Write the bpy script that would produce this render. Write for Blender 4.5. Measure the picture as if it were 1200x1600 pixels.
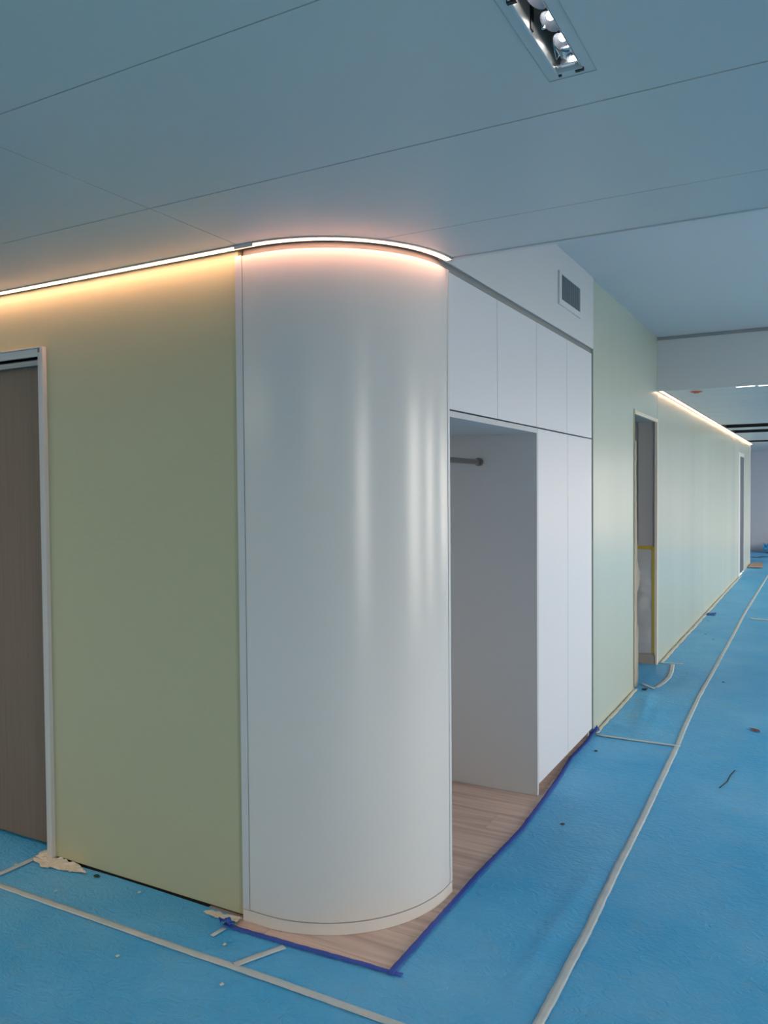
import bpy, bmesh, math, random
from mathutils import Vector, Matrix, noise

for o in list(bpy.data.objects):
    bpy.data.objects.remove(o)
SC = bpy.context.scene
COL = SC.collection
random.seed(7)
PI = math.pi

# ------------------------------------------------------------------ camera
cd = bpy.data.cameras.new('camera')
cam = bpy.data.objects.new('camera', cd)
COL.objects.link(cam)
cd.sensor_fit = 'VERTICAL'
cd.sensor_height = 36.0
cd.lens = 1250.87 / 1600 * 36.0
cd.clip_start = 0.05
_r = (0.87690064, 0.48060819, -0.00781283)
_d = (0.00652956, -0.02816294, -0.99958202)
_f = (-0.48062733, 0.8764831, -0.02783426)
cam.matrix_world = Matrix(((_r[0], -_d[0], -_f[0], 0), (_r[1], -_d[1], -_f[1], 0),
                           (_r[2], -_d[2], -_f[2], 1.55), (0, 0, 0, 1)))
SC.camera = cam

# ------------------------------------------------------------------ light and exposure
SKY = 11.5
world = bpy.data.worlds.new('overcast_sky')
SC.world = world
world.use_nodes = True
bg = world.node_tree.nodes['Background']
bg.inputs[0].default_value = (1.0, 0.93, 0.85, 1)
bg.inputs[1].default_value = SKY
SC.view_settings.view_transform = 'Standard'
SC.view_settings.look = 'None'
SC.view_settings.gamma = 1
SC.view_settings.use_curve_mapping = False
SC.view_settings.exposure = 0.08

XW = 3.2                                         # inner face of the window wall
BAYS = [(-1.2, 0.0), (3.6, 4.7), (5.8, 6.9), (10.0, 11.5), (12.6, 13.4), (14.4, 15.8), (16.8, 17.6), (18.6, 20.2)]
WZ0, WZ1 = 0.25, 2.36
for a, b in BAYS:                                # daylight portals in the window openings
    ld = bpy.data.lights.new('window_portal', 'AREA')
    ld.shape = 'RECTANGLE'
    ld.size = WZ1 - WZ0
    ld.size_y = b - a
    ld.cycles.is_portal = True
    lo = bpy.data.objects.new('window_portal', ld)
    lo.location = (XW + 0.2, (a + b) / 2, (WZ0 + WZ1) / 2)
    lo.rotation_euler = (0, PI / 2, 0)
    COL.objects.link(lo)

# added warm fill lights out of view to brighten the left wall, no fixtures
for lx_, ly_, w_ in ((-4.6, -1.8, 54), (0.4, -2.9, 40), (-4.8, 0.9, 12)):
    ld = bpy.data.lights.new('hall_fill_light', 'AREA')
    ld.shape = 'RECTANGLE'
    ld.size, ld.size_y = 1.8, 1.8
    ld.energy = w_
    ld.color = (1.0, 0.84, 0.66)
    lo = bpy.data.objects.new('hall_fill_light', ld)
    lo.location = (lx_, ly_, 2.385)
    COL.objects.link(lo)

LED_STRAIGHT = ((1.0, 0.50, 0.31), 24.0)
LED_CURVE = ((1.0, 0.46, 0.29), 23.0)
LED_FAR = ((1.0, 0.55, 0.30), 9.0)

# ------------------------------------------------------------------ materials
def srgb(r, g, b):
    def c(v):
        v /= 255.0
        return v / 12.92 if v <= 0.04045 else ((v + 0.055) / 1.055) ** 2.4
    return (c(r), c(g), c(b), 1)

def mat(name, col, rough=0.5, metal=0.0, bump=None, var=None, spec=0.5, alpha=1.0, emit=None, coords='Object'):
    m = bpy.data.materials.new(name)
    m.use_nodes = True
    nt = m.node_tree
    p = nt.nodes['Principled BSDF']
    p.inputs['Base Color'].default_value = col
    p.inputs['Roughness'].default_value = rough
    p.inputs['Metallic'].default_value = metal
    p.inputs['Specular IOR Level'].default_value = spec
    p.inputs['Alpha'].default_value = alpha
    if emit:
        p.inputs['Emission Color'].default_value = (*emit[0], 1)
        p.inputs['Emission Strength'].default_value = emit[1]
    tc = None
    def coord(scale):
        nonlocal tc
        if tc is None:
            tc = nt.nodes.new('ShaderNodeTexCoord')
        mp = nt.nodes.new('ShaderNodeMapping')
        mp.inputs['Scale'].default_value = scale
        nt.links.new(tc.outputs[coords], mp.inputs['Vector'])
        return mp.outputs['Vector']
    if var:                                      # (scale vec, colour 2, low, high, detail)
        n = nt.nodes.new('ShaderNodeTexNoise')
        n.inputs['Scale'].default_value = 1
        n.inputs['Detail'].default_value = var[4]
        nt.links.new(coord(var[0]), n.inputs['Vector'])
        r = nt.nodes.new('ShaderNodeValToRGB')
        r.color_ramp.elements[0].position = var[2]
        r.color_ramp.elements[0].color = col
        r.color_ramp.elements[1].position = var[3]
        r.color_ramp.elements[1].color = var[1]
        nt.links.new(n.outputs['Fac'], r.inputs['Fac'])
        nt.links.new(r.outputs['Color'], p.inputs['Base Color'])
    if bump:                                     # list of (scale vec, detail, strength, distance)
        prev = None
        for sc, det, st, dist in bump:
            n = nt.nodes.new('ShaderNodeTexNoise')
            n.inputs['Scale'].default_value = 1
            n.inputs['Detail'].default_value = det
            nt.links.new(coord(sc), n.inputs['Vector'])
            b = nt.nodes.new('ShaderNodeBump')
            b.inputs['Strength'].default_value = st
            b.inputs['Distance'].default_value = dist
            nt.links.new(n.outputs['Fac'], b.inputs['Height'])
            if prev:
                nt.links.new(prev.outputs['Normal'], b.inputs['Normal'])
            prev = b
        nt.links.new(prev.outputs['Normal'], p.inputs['Normal'])
    return m

M = {}
M['green'] = mat('green_paint', srgb(192, 189, 154), 0.42, bump=[((90, 90, 90), 2, 0.12, 0.004), ((9, 9, 9), 2, 0.1, 0.01)])
M['greenfar'] = mat('green_satin_paint', srgb(196, 201, 184), 0.25, bump=[((1, 0.9, 0.1), 1.5, 0.4, 0.08)])
M['white'] = mat('white_lacquer', srgb(225, 221, 216), 0.24)
M['doorwhite'] = mat('white_door_lacquer', srgb(224, 223, 226), 0.4)
M['edge'] = mat('white_edge', srgb(214, 214, 214), 0.4)
M['wallwhite'] = mat('white_wall_paint', srgb(214, 214, 214), 0.55, bump=[((60, 60, 60), 2, 0.06, 0.004)])
M['ceil'] = mat('white_metal_ceiling', srgb(211, 209, 206), 0.36)
M['ceilpaint'] = mat('white_ceiling_paint', srgb(214, 216, 218), 0.6)
M['niche'] = mat('white_melamine', srgb(205, 205, 206), 0.5)
M['plain'] = mat('plain_plaster', srgb(190, 190, 188), 0.7)
M['grey'] = mat('warm_grey_paint', srgb(188, 180, 174), 0.6)
M['farwall'] = mat('pale_grey_paint', srgb(196, 198, 206), 0.6)
M['dark'] = mat('dark_gap', srgb(38, 36, 35), 0.8)
M['gap'] = mat('grey_shadow_gap', srgb(140, 142, 140), 0.6)
M['alu'] = mat('aluminium', srgb(205, 205, 202), 0.35, 0.7)
M['trim'] = mat('grey_trim', srgb(178, 182, 184), 0.4, 0.4)
M['steel'] = mat('brushed_steel', srgb(150, 146, 142), 0.25, 1.0)
M['chrome'] = mat('bright_metal', srgb(225, 228, 230), 0.2, 1.0)
M['refl'] = mat('grey_reflector', srgb(120, 126, 136), 0.18, 0.6)
M['black'] = mat('black_plastic', srgb(18, 18, 20), 0.5)
M['leaf'] = mat('brown_grey_veneer', srgb(132, 112, 96), 0.55, bump=[((140, 140, 3), 3, 0.05, 0.002)], var=((140, 140, 3), srgb(124, 105, 90), 0.35, 0.7, 4))
M['darkdoor'] = mat('dark_door', srgb(72, 78, 88), 0.45)
M['casing'] = mat('white_metal_casing', srgb(212, 208, 204), 0.45)
M['track'] = mat('grey_track', srgb(140, 150, 156), 0.4, 0.5)
M['tape'] = mat('beige_masking_tape', srgb(204, 210, 210), 0.6, bump=[((40, 40, 40), 3, 0.3, 0.003)], var=((14, 14, 14), srgb(182, 200, 206), 0.35, 0.7, 4))
M['tapewarm'] = mat('warm_masking_tape', srgb(224, 214, 196), 0.6, bump=[((40, 40, 40), 3, 0.3, 0.003)])
M['cream'] = mat('cream_masking_paper', srgb(230, 218, 200), 0.7, bump=[((30, 30, 30), 3, 0.4, 0.004)])
M['olive'] = mat('olive_edge', srgb(150, 146, 104), 0.6)
M['yellow'] = mat('yellow_masking_tape', srgb(206, 172, 48), 0.5)
M['bluetape'] = mat('blue_painters_tape', srgb(44, 80, 176), 0.55, bump=[((50, 50, 50), 3, 0.3, 0.003)])
M['poly'] = mat('grey_plastic_film', srgb(206, 202, 199), 0.18, alpha=0.88)
M['base'] = mat('beige_base', srgb(172, 160, 148), 0.5)
M['red'] = mat('red_cap', srgb(224, 92, 60), 0.4)
M['vent'] = mat('grey_vent_metal', srgb(128, 136, 142), 0.4, 0.3)
M['board'] = mat('pale_brown_board', srgb(178, 150, 132), 0.6)
M['ground'] = mat('pavement', srgb(150, 150, 148), 0.9)
M['glassframe'] = mat('grey_window_frame', srgb(120, 124, 128), 0.4)
M['redscrap'] = mat('red_scrap', srgb(120, 50, 50), 0.6)

def led(name, cs):
    return mat(name, (0.9, 0.9, 0.85, 1), 0.5, emit=cs)
M['led_a'] = led('warm_led_lens', LED_STRAIGHT)
M['led_b'] = led('pinkish_led_lens', LED_CURVE)
M['led_c'] = led('far_led_lens', LED_FAR)
M['led_w'] = led('white_led_lens', ((1, 0.97, 0.92), 4.0))
M['lamp'] = led('led_spot', ((1, 0.96, 0.90), 22.0))

def film_mat():
    m = bpy.data.materials.new('blue_protective_film')
    m.use_nodes = True
    nt = m.node_tree
    N, K = nt.nodes, nt.links
    p = N['Principled BSDF']
    p.inputs['Specular IOR Level'].default_value = 0.3
    tc = N.new('ShaderNodeTexCoord')
    def mp(sc, rot=0):
        q = N.new('ShaderNodeMapping')
        q.inputs['Scale'].default_value = sc
        q.inputs['Rotation'].default_value = (0, 0, rot)
        K.new(tc.outputs['Object'], q.inputs['Vector'])
        return q.outputs['Vector']
    def noi(sc, det, rot=0, rough=0.5, dist=0.0):
        n = N.new('ShaderNodeTexNoise')
        n.inputs['Scale'].default_value = 1
        n.inputs['Detail'].default_value = det
        n.inputs['Roughness'].default_value = rough
        n.inputs['Distortion'].default_value = dist
        K.new(mp(sc, rot), n.inputs['Vector'])
        return n
    # colour: deep blue with paler dusty patches
    a = noi((1.6, 1.6, 1.6), 5, rough=0.6)
    r = N.new('ShaderNodeValToRGB')
    r.color_ramp.elements[0].position = 0.3
    r.color_ramp.elements[0].color = srgb(56, 172, 232)
    r.color_ramp.elements[1].position = 0.75
    r.color_ramp.elements[1].color = srgb(116, 196, 240)
    K.new(a.outputs['Fac'], r.inputs['Fac'])
    b = noi((7, 7, 7), 7, rough=0.7, dist=0.6)
    r2 = N.new('ShaderNodeValToRGB')
    r2.color_ramp.elements[0].position = 0.56
    r2.color_ramp.elements[0].color = (0, 0, 0, 1)
    r2.color_ramp.elements[1].position = 0.8
    r2.color_ramp.elements[1].color = (0.5, 0.5, 0.5, 1)
    K.new(b.outputs['Fac'], r2.inputs['Fac'])
    mx = N.new('ShaderNodeMix')
    mx.data_type = 'RGBA'
    K.new(r2.outputs['Color'], mx.inputs['Factor'])
    K.new(r.outputs['Color'], mx.inputs['A'])
    mx.inputs['B'].default_value = srgb(140, 176, 200)
    K.new(mx.outputs['Result'], p.inputs['Base Color'])
    rr = N.new('ShaderNodeMapRange')
    rr.inputs['To Min'].default_value = 0.28
    rr.inputs['To Max'].default_value = 0.52
    K.new(a.outputs['Fac'], rr.inputs['Value'])
    K.new(rr.outputs['Result'], p.inputs['Roughness'])
    # wrinkles: short strokes across the corridor plus a fine crumple
    n1 = noi((15, 22, 20), 5, rot=0.5, rough=0.6, dist=2.2)
    n2 = noi((55, 70, 60), 4, rot=-0.4, dist=1.5)
    b1 = N.new('ShaderNodeBump')
    b1.inputs['Strength'].default_value = 0.75
    b1.inputs['Distance'].default_value = 0.012
    K.new(n1.outputs['Fac'], b1.inputs['Height'])
    b2 = N.new('ShaderNodeBump')
    b2.inputs['Strength'].default_value = 0.5
    b2.inputs['Distance'].default_value = 0.004
    K.new(n2.outputs['Fac'], b2.inputs['Height'])
    K.new(b1.outputs['Normal'], b2.inputs['Normal'])
    K.new(b2.outputs['Normal'], p.inputs['Normal'])
    return m
M['film'] = film_mat()

def oak_mat():
    m = bpy.data.materials.new('pale_oak')
    m.use_nodes = True
    nt = m.node_tree
    N, K = nt.nodes, nt.links
    p = N['Principled BSDF']
    p.inputs['Roughness'].default_value = 0.45
    tc = N.new('ShaderNodeTexCoord')
    oi = N.new('ShaderNodeObjectInfo')
    q = N.new('ShaderNodeMapping')
    q.inputs['Scale'].default_value = (1.6, 34, 10)
    K.new(tc.outputs['Object'], q.inputs['Vector'])
    ml = N.new('ShaderNodeMath'); ml.operation = 'MULTIPLY'; ml.inputs[1].default_value = 37.0
    K.new(oi.outputs['Random'], ml.inputs[0])
    cx = N.new('ShaderNodeCombineXYZ')
    K.new(ml.outputs[0], cx.inputs['X'])
    K.new(cx.outputs[0], q.inputs['Location'])
    n = N.new('ShaderNodeTexNoise')
    n.inputs['Scale'].default_value = 1
    n.inputs['Detail'].default_value = 5
    n.inputs['Distortion'].default_value = 0.4
    K.new(q.outputs['Vector'], n.inputs['Vector'])
    r = N.new('ShaderNodeValToRGB')
    r.color_ramp.elements[0].position = 0.3
    r.color_ramp.elements[0].color = srgb(194, 162, 148)
    r.color_ramp.elements[1].position = 0.62
    r.color_ramp.elements[1].color = srgb(226, 197, 182)
    K.new(n.outputs['Fac'], r.inputs['Fac'])
    hsv = N.new('ShaderNodeHueSaturation')
    mr = N.new('ShaderNodeMapRange')
    mr.inputs['To Min'].default_value = 0.95
    mr.inputs['To Max'].default_value = 1.05
    K.new(oi.outputs['Random'], mr.inputs['Value'])
    K.new(mr.outputs['Result'], hsv.inputs['Value'])
    K.new(r.outputs['Color'], hsv.inputs['Color'])
    K.new(hsv.outputs['Color'], p.inputs['Base Color'])
    b = N.new('ShaderNodeBump')
    b.inputs['Strength'].default_value = 0.1
    b.inputs['Distance'].default_value = 0.002
    K.new(n.outputs['Fac'], b.inputs['Height'])
    K.new(b.outputs['Normal'], p.inputs['Normal'])
    return m
M['oak'] = oak_mat()

# ------------------------------------------------------------------ helpers
def box(bm, x0, x1, y0, y1, z0, z1, bev=0.0):
    t = bmesh.new()
    vs = [t.verts.new((x, y, z)) for x in (x0, x1) for y in (y0, y1) for z in (z0, z1)]
    for f in ((0, 1, 3, 2), (4, 6, 7, 5), (0, 4, 5, 1), (2, 3, 7, 6), (0, 2, 6, 4), (1, 5, 7, 3)):
        t.faces.new([vs[i] for i in f])
    if bev:
        bmesh.ops.bevel(t, geom=t.edges[:], offset=bev, segments=2, affect='EDGES', profile=0.5)
    bmesh.ops.recalc_face_normals(t, faces=t.faces[:])
    me = bpy.data.meshes.new('tmp')
    t.to_mesh(me); t.free()
    bm.from_mesh(me)
    bpy.data.meshes.remove(me)

def boxes(*bs, bev=0.0):
    bm = bmesh.new()
    for b in bs:
        box(bm, *b, bev=bev)
    return bm

def prism(bm, pts, z0, z1):
    lo = [bm.verts.new((x, y, z0)) for x, y in pts]
    hi = [bm.verts.new((x, y, z1)) for x, y in pts]
    n = len(pts)
    fs = [bm.faces.new(lo[::-1]), bm.faces.new(hi)]
    for i in range(n):
        j = (i + 1) % n
        fs.append(bm.faces.new((lo[i], lo[j], hi[j], hi[i])))
    bmesh.ops.recalc_face_normals(bm, faces=fs)

def sweep(bm, path, prof, closed_ends=True, smooth=True):
    """path: list of (x, y, nx, ny) with outward normal; prof: closed list of (offset outward, z)."""
    rings = []
    for x, y, nx, ny in path:
        rings.append([bm.verts.new((x + nx * o, y + ny * o, z)) for o, z in prof])
    fs = []
    n = len(prof)
    for a, b in zip(rings, rings[1:]):
        for i in range(n):
            j = (i + 1) % n
            f = bm.faces.new((a[i], a[j], b[j], b[i]))
            f.smooth = smooth
            fs.append(f)
    if closed_ends:
        fs.append(bm.faces.new(rings[0][::-1]))
        fs.append(bm.faces.new(rings[-1]))
    bmesh.ops.recalc_face_normals(bm, faces=fs)

def cyl(bm, p0, p1, r, seg=20, r2=None):
    p0, p1 = Vector(p0), Vector(p1)
    d = p1 - p0
    mtx = Matrix.Translation((p0 + p1) / 2) @ d.to_track_quat('Z', 'Y').to_matrix().to_4x4()
    bmesh.ops.create_cone(bm, cap_ends=True, segments=seg, radius1=r, radius2=r if r2 is None else r2, depth=d.length, matrix=mtx)

def obj(name, bm, m, parent=None, smooth=None):
    me = bpy.data.meshes.new(name)
    if parent is not None:
        root = parent
        off = Vector((0, 0, 0))
        while root is not None:
            off += root.location
            root = root.parent
        bmesh.ops.translate(bm, verts=bm.verts[:], vec=-off)
    if smooth:
        for f in bm.faces:
            f.smooth = True
    bm.to_mesh(me); bm.free()
    me.materials.append(m)
    if smooth:
        me.set_sharp_from_angle(angle=smooth)
    o = bpy.data.objects.new(name, me)
    COL.objects.link(o)
    o.parent = parent
    return o

def tag(o, label, cat, group=None, kind=None):
    o['label'] = label
    o['category'] = cat
    if group: o['group'] = group
    if kind: o['kind'] = kind
    return o

def thing(name, loc, label, cat, group=None):
    o = bpy.data.objects.new(name, None)
    o.empty_display_size = 0.1
    o.location = loc
    COL.objects.link(o)
    return tag(o, label, cat, group)

def struct(name, bm, m, label, cat, parent=None):
    o = obj(name, bm, m, parent)
    o['kind'] = 'structure'
    o['label'] = label
    o['category'] = cat
    return o

# ------------------------------------------------------------------ measures of the place
YL = 2.262            # face of the green wall on the left
XR = -1.25            # face of the built-in wardrobe
XG = -1.262           # face of the green corridor wall
ZC = 2.40             # lower ceiling
ZH = 2.845            # raised ceiling
CX, CY, CR = -1.7345, 2.7416, 0.493    # curved corner
YE = 2.74             # edge of lower ceiling
YB = 7.22             # beam
YF = 21.0             # far wall

def arc(r, a0=-PI / 2, a1=0.0, n=40):
    out = []
    for i in range(n + 1):
        a = a0 + (a1 - a0) * i / n
        out.append((CX + r * math.cos(a), CY + r * math.sin(a), math.cos(a), math.sin(a)))
    return out

# ------------------------------------------------------------------ shell
floor = struct('floor', boxes((-6, 3.4, -4, 22, -0.2, -0.013)), M['plain'], 'floor of the hall under blue film', 'floor')
struct('ground', boxes((3.6, 60, -40, 60, -4.2, -4.0)), M['ground'], 'pavement outside the windows', 'ground')

# left green wall with a door opening, and its thin shadow gap at the floor
DX0, DX1, DZ = -3.86, -2.875, 2.118
struct('wall_left', boxes((-6, DX0, YL, 2.42, 0.012, 2.6), (DX1, -1.822, YL, 2.42, 0.012, 2.6), (DX0, DX1, YL, 2.42, DZ, 2.6)),
       M['green'], 'pale green wall on the left under the warm light line', 'wall')
struct('baseboard_left', boxes((-6, DX0, YL + 0.012, 2.42, -0.013, 0.026), (DX1, -1.83, YL + 0.012, 2.42, -0.013, 0.026)),
       M['dark'], 'dark gap along the foot of the left green wall', 'baseboard')
struct('wall_near', boxes((-6.1, 3.4, -4.15, -4, -0.2, 3.0)), M['plain'], 'wall behind the viewer', 'wall')
struct('wall_side', boxes((-6.15, -6, -4, 2.5, -0.2, 3.0)), M['plain'], 'wall far to the left', 'wall')
struct('wall_core', boxes((-6, -2.1, 2.72, 2.8, -0.1, 3.0), (-2.12, -2.0, 2.42, 5.0, -0.1, 3.0)), M['plain'], 'plain wall behind the built-in wardrobe', 'wall')

# green corridor wall with two openings
D2a, D2b, D2z = 6.27, 7.235, 2.13
D3a, D3b, D3z = 15.12, 15.95, 2.10
XT = XG - 0.16
struct('wall_right', boxes((XT, XG, 5.03, D2a, 0.0, ZH + 0.1), (XT, XG, D2a, D2b, D2z, ZH + 0.1),
                           (XT, XG, D2b + 0.012, D3a, 0.0, 2.6), (XT, XG, D3a, D3b, D3z, 2.6), (XT, XG, D3b, 17.3, 0.0, 2.6)),
       M['greenfar'], 'long pale green corridor wall beyond the wardrobe', 'wall')
struct('trim_1', boxes((XT, XG + 0.006, 17.3, 17.36, 0.0, 2.42), bev=0.002), M['edge'], 'white corner trim ending the green corridor wall', 'trim')
struct('wall_passage', boxes((-2.9, XT + 0.01, D2b + 0.012, 7.4, -0.1, 2.6), (-2.9, XT, 6.0, 6.12, -0.1, 2.6), (-3.0, -2.9, 6.0, 7.4, -0.1, 2.6),
                             (XT, XG - 0.004, D2b + 0.002, D2b + 0.012, 0.0, D2z)),
       M['grey'], 'grey wall inside the open doorway', 'wall')
struct('ceiling_passage', boxes((-2.9, XT, 6.0, 7.4, 2.3, 2.4)), M['grey'], 'ceiling inside the open doorway', 'ceiling')
struct('wall_far', boxes((-4, 3.4, YF, YF + 0.15, -0.2, 3.0)), M['farwall'], 'pale grey wall closing the corridor', 'wall')
struct('wall_recess', boxes((-4.1, -4.0, 17.2, YF, -0.2, 3.0), (-4.0, XT, 17.2, 17.3, -0.2, 3.0)), M['farwall'], 'wall round the corner at the corridor end', 'wall')

# window wall with bays of daylight
ww = []
ys = [-4.0]
for a, b in BAYS:
    ww.append((XW, XW + 0.2, ys[-1], a, -0.2, 3.0))
    ww.append((XW, XW + 0.2, a, b, -0.2, WZ0))
    ww.append((XW, XW + 0.2, a, b, WZ1, 3.0))
    ys.append(b)
ww.append((XW, XW + 0.2, ys[-1], YF + 0.15, -0.2, 3.0))
struct('wall_window', boxes(*ww), M['plain'], 'wall of window bays opposite the wardrobe', 'wall')
for i, (a, b) in enumerate(BAYS):
    c = (a + b) / 2
    x0, x1 = XW + 0.06, XW + 0.12
    struct('window_%d' % (i + 1), boxes((x0, x1, a, a + 0.05, WZ0, WZ1), (x0, x1, b - 0.05, b, WZ0, WZ1),
                                        (x0, x1, a + 0.05, b - 0.05, WZ0, WZ0 + 0.05), (x0, x1, a + 0.05, b - 0.05, WZ1 - 0.05, WZ1),
                                        (x0, x1, c - 0.03, c + 0.03, WZ0 + 0.05, WZ1 - 0.05)),
           M['glassframe'], 'grey window frame in bay %d of the window wall' % (i + 1), 'window')

# ------------------------------------------------------------------ lower ceiling of white metal panels
ceil = struct('ceiling', boxes((-6, 3.3, -4, YE, 2.53, 2.6), (-6.0, 3.3, YE - 0.012, YE, ZC + 0.004, 2.95), (-6, -1.3, YE, 2.86, 2.53, 2.6)), M['ceilpaint'],
              'lower ceiling of white metal panels', 'ceiling')
G = 0.0017
SLOT_Y = 2.204                                   # edge of the panels along the light line
SLOT_R = CR + 0.045
def panel(pts, sub=None):
    bm = bmesh.new()
    prism(bm, pts, ZC, ZC + 0.012)
    return obj('ceiling_panel', bm, M['ceil'], ceil)
rows = [-4.0] + [1.188 - 0.605 * k for k in range(7, -1, -1)] + [1.795]
xs = [-6.0, -4.78, -1.78, 1.22, 3.2]
LX0, LX1, LY0, LY1 = -0.483, -0.432, 1.350, 1.632       # opening of the ceiling spot
for y0, y1 in zip(rows, rows[1:]):
    if y1 - y0 < 0.05:
        continue
    for x0, x1 in zip(xs, xs[1:]):
        a, b, c, d = x0 + G, x1 - G, y0 + G, y1 - G
        if a < LX0 < b and c < LY0 and LY1 < d:
            bm = boxes((a, LX0, c, d, ZC, ZC + .012), (LX1, b, c, d, ZC, ZC + .012), (LX0, LX1, c, LY0, ZC, ZC + .012), (LX0, LX1, LY1, d, ZC, ZC + .012))
            bmesh.ops.remove_doubles(bm, verts=bm.verts[:], dist=1e-6)
            obj('ceiling_panel', bm, M['ceil'], ceil)
        else:
            panel([(a, c), (b, c), (b, d), (a, d)])
for x0, x1 in ((-6, -4.78), (-4.78, -1.78)):
    panel([(x0 + G, 1.797 + G), (x1 - G, 1.797 + G), (x1 - G, SLOT_Y), (x0 + G, SLOT_Y)])
aC = math.asin((2.40 - CY) / SLOT_R)
aE = math.asin((2.718 - CY) / SLOT_R)
p1 = [(x, y) for x, y, _, _ in arc(SLOT_R, -PI / 2, aC, 24)]
panel([(-1.78 + G, 1.797 + G), (1.22 - G, 1.797 + G), (1.22 - G, 2.40 - G), (p1[-1][0], 2.40 - G)] + p1[-2::-1] + [(-1.78 + G, SLOT_Y)])
panel([(1.22 + G, 1.797 + G), (3.2, 1.797 + G), (3.2, 2.40 - G), (1.22 + G, 2.40 - G)])
p2 = [(x, y) for x, y, _, _ in arc(SLOT_R, aC + 0.004, aE, 16)]
panel([(p2[0][0], 2.40 + G), (1.22 - G, 2.40 + G), (1.22 - G, 2.718), (p2[-1][0], 2.718)] + p2[-2:0:-1])
panel([(1.22 + G, 2.40 + G), (3.2, 2.40 + G), (3.2, 2.718), (1.22 + G, 2.718)])
struct('trim_2', boxes((-1.197, 3.2, 2.7225, YE + 0.004, ZC - 0.004, ZC + 0.012), bev=0.002), M['edge'], 'thin metal edge trim of the lower ceiling', 'trim')

# raised ceiling, beam, far ceiling
struct('ceiling_raised', boxes((XG - 0.2, 3.3, YE, YB + 0.2, ZH, ZH + 0.1)), M['ceilpaint'], 'smooth raised ceiling between lower ceiling and beam', 'ceiling')
struct('wall_beam', boxes((XG, 3.2, YB, YB + 0.02, 2.38, ZH - 0.03)), M['wallwhite'], 'white beam face hanging across the corridor', 'wall')
struct('trim_3', boxes((XG, 3.2, YB + 0.012, YB + 0.06, ZH - 0.03, ZH), (XG, 3.2, YB + 0.001, YB + 0.006, ZH - 0.02, ZH - 0.012)), M['trim'], 'grey shadow gap trim above the beam face', 'trim')
fc = struct('ceiling_far', boxes((XT, 3.3, YB + 0.02, YF, 2.46, 2.6), (-4.0, XT, 17.2, YF, 2.46, 2.6)), M['ceilpaint'], 'far corridor ceiling beyond the beam', 'ceiling')
SLOTS = [(11.65, 12.24), (12.84, 13.46), (15.86, 16.34)]
ycur = YB + 0.02
edges = []
while ycur < YF:
    nxt = min(ycur + 0.6, YF)
    edges.append((ycur, nxt)); ycur = nxt
for a, b in edges:
    segs = [(a, b)]
    for s0, s1 in SLOTS:
        new = []
        for p, q in segs:
            if s1 <= p or s0 >= q: new.append((p, q))
            else:
                if p < s0: new.append((p, s0))
                if q > s1: new.append((s1, q))
        segs = new
    for p, q in segs:
        if q - p > 0.02:
            x0 = XG + 0.055 if p < 17.2 else -4.0
            bm = boxes((x0, 3.2, p + 0.006, q - 0.006, 2.385, 2.395), bev=0.003)
            obj('ceiling_panel', bm, M['ceil'], fc)

# bulkhead over the wardrobe
struct('wall_bulkhead', boxes((-1.42, XR, 2.60, 4.985, 2.408, ZH)), M['wallwhite'], 'white bulkhead wall between wardrobe top and raised ceiling', 'wall')
bm = bmesh.new()
path = [(-1.80, CY - CR + 0.016, 0, -1)] + arc(CR - 0.016) + [(CX + CR - 0.018, 4.96, 1, 0)]
sweep(bm, path, [(0, 2.372), (0, 2.41), (-0.05, 2.41), (-0.05, 2.372)], smooth=True)
struct('trim_4', bm, M['gap'], 'recessed shadow gap above curved panel and wardrobe', 'trim')

# ------------------------------------------------------------------ oak planks in the uncovered strip of floor
random.seed(3)
y = 2.06
k = 0
while y < 5.2:
    w = 0.19
    cuts = [-2.0]
    x = random.uniform(-1.85, -1.25)
    if k == 1: x = -1.66
    while x < -1.12:
        cuts.append(x)
        x += 1.2
    cuts.append(-1.09)
    for a, b in zip(cuts, cuts[1:]):
        if b - a < 0.02: continue
        obj('plank', boxes((a + 0.0006, b - 0.0006, y + 0.0006, y + w - 0.0006, -0.012, 0.0), bev=0.0012), M['oak'], floor)
    y += w
    k += 1

# ------------------------------------------------------------------ blue film sheets
def H(x, y):
    """height of the film above the slab"""
    h = 0.006
    h += 0.0030 * noise.noise(Vector((x * 3.1, y * 2.3, 0.3)))
    h += 0.0012 * noise.noise(Vector((x * 9.0, y * 15.0, 1.7)))
    # soft folds where the far sheet is drawn against the wall
    def ridge(x0, y0, x1, y1, w, a):
        dx, dy = x1 - x0, y1 - y0
        L = dx * dx + dy * dy
        t = max(0, min(1, ((x - x0) * dx + (y - y0) * dy) / L))
        px, py = x0 + t * dx - x, y0 + t * dy - y
        return a * math.exp(-(px * px + py * py) / (w * w)) * math.sin(PI * min(1, max(0.0, 0.1 + 0.8 * t)))
    if 4.9 < y < 6.6 and x < -0.7:
        h += ridge(-1.02, 5.15, -1.13, 6.15, 0.045, 0.020) + ridge(-0.93, 5.1, -1.0, 5.8, 0.04, 0.012) + ridge(-1.2, 5.3, -1.08, 5.2, 0.03, 0.01)
    if 1.5 < y < 3.6 and x > -1.25:
        h += ridge(-0.83, 2.3, -0.80, 3.3, 0.03, 0.006)
    if x > -1.3 and y > 7:
        h += 0.004 * noise.noise(Vector((x * 5, y * 4, 4.0)))
    return max(0.0035, h)

def lerp_poly(poly, t):
    for (t0, v0), (t1, v1) in zip(poly, poly[1:]):
        if t <= t1 or (t1, v1) == poly[-1]:
            s = (t - t0) / (t1 - t0)
            return v0 + (v1 - v0) * max(0, min(1, s))

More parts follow.
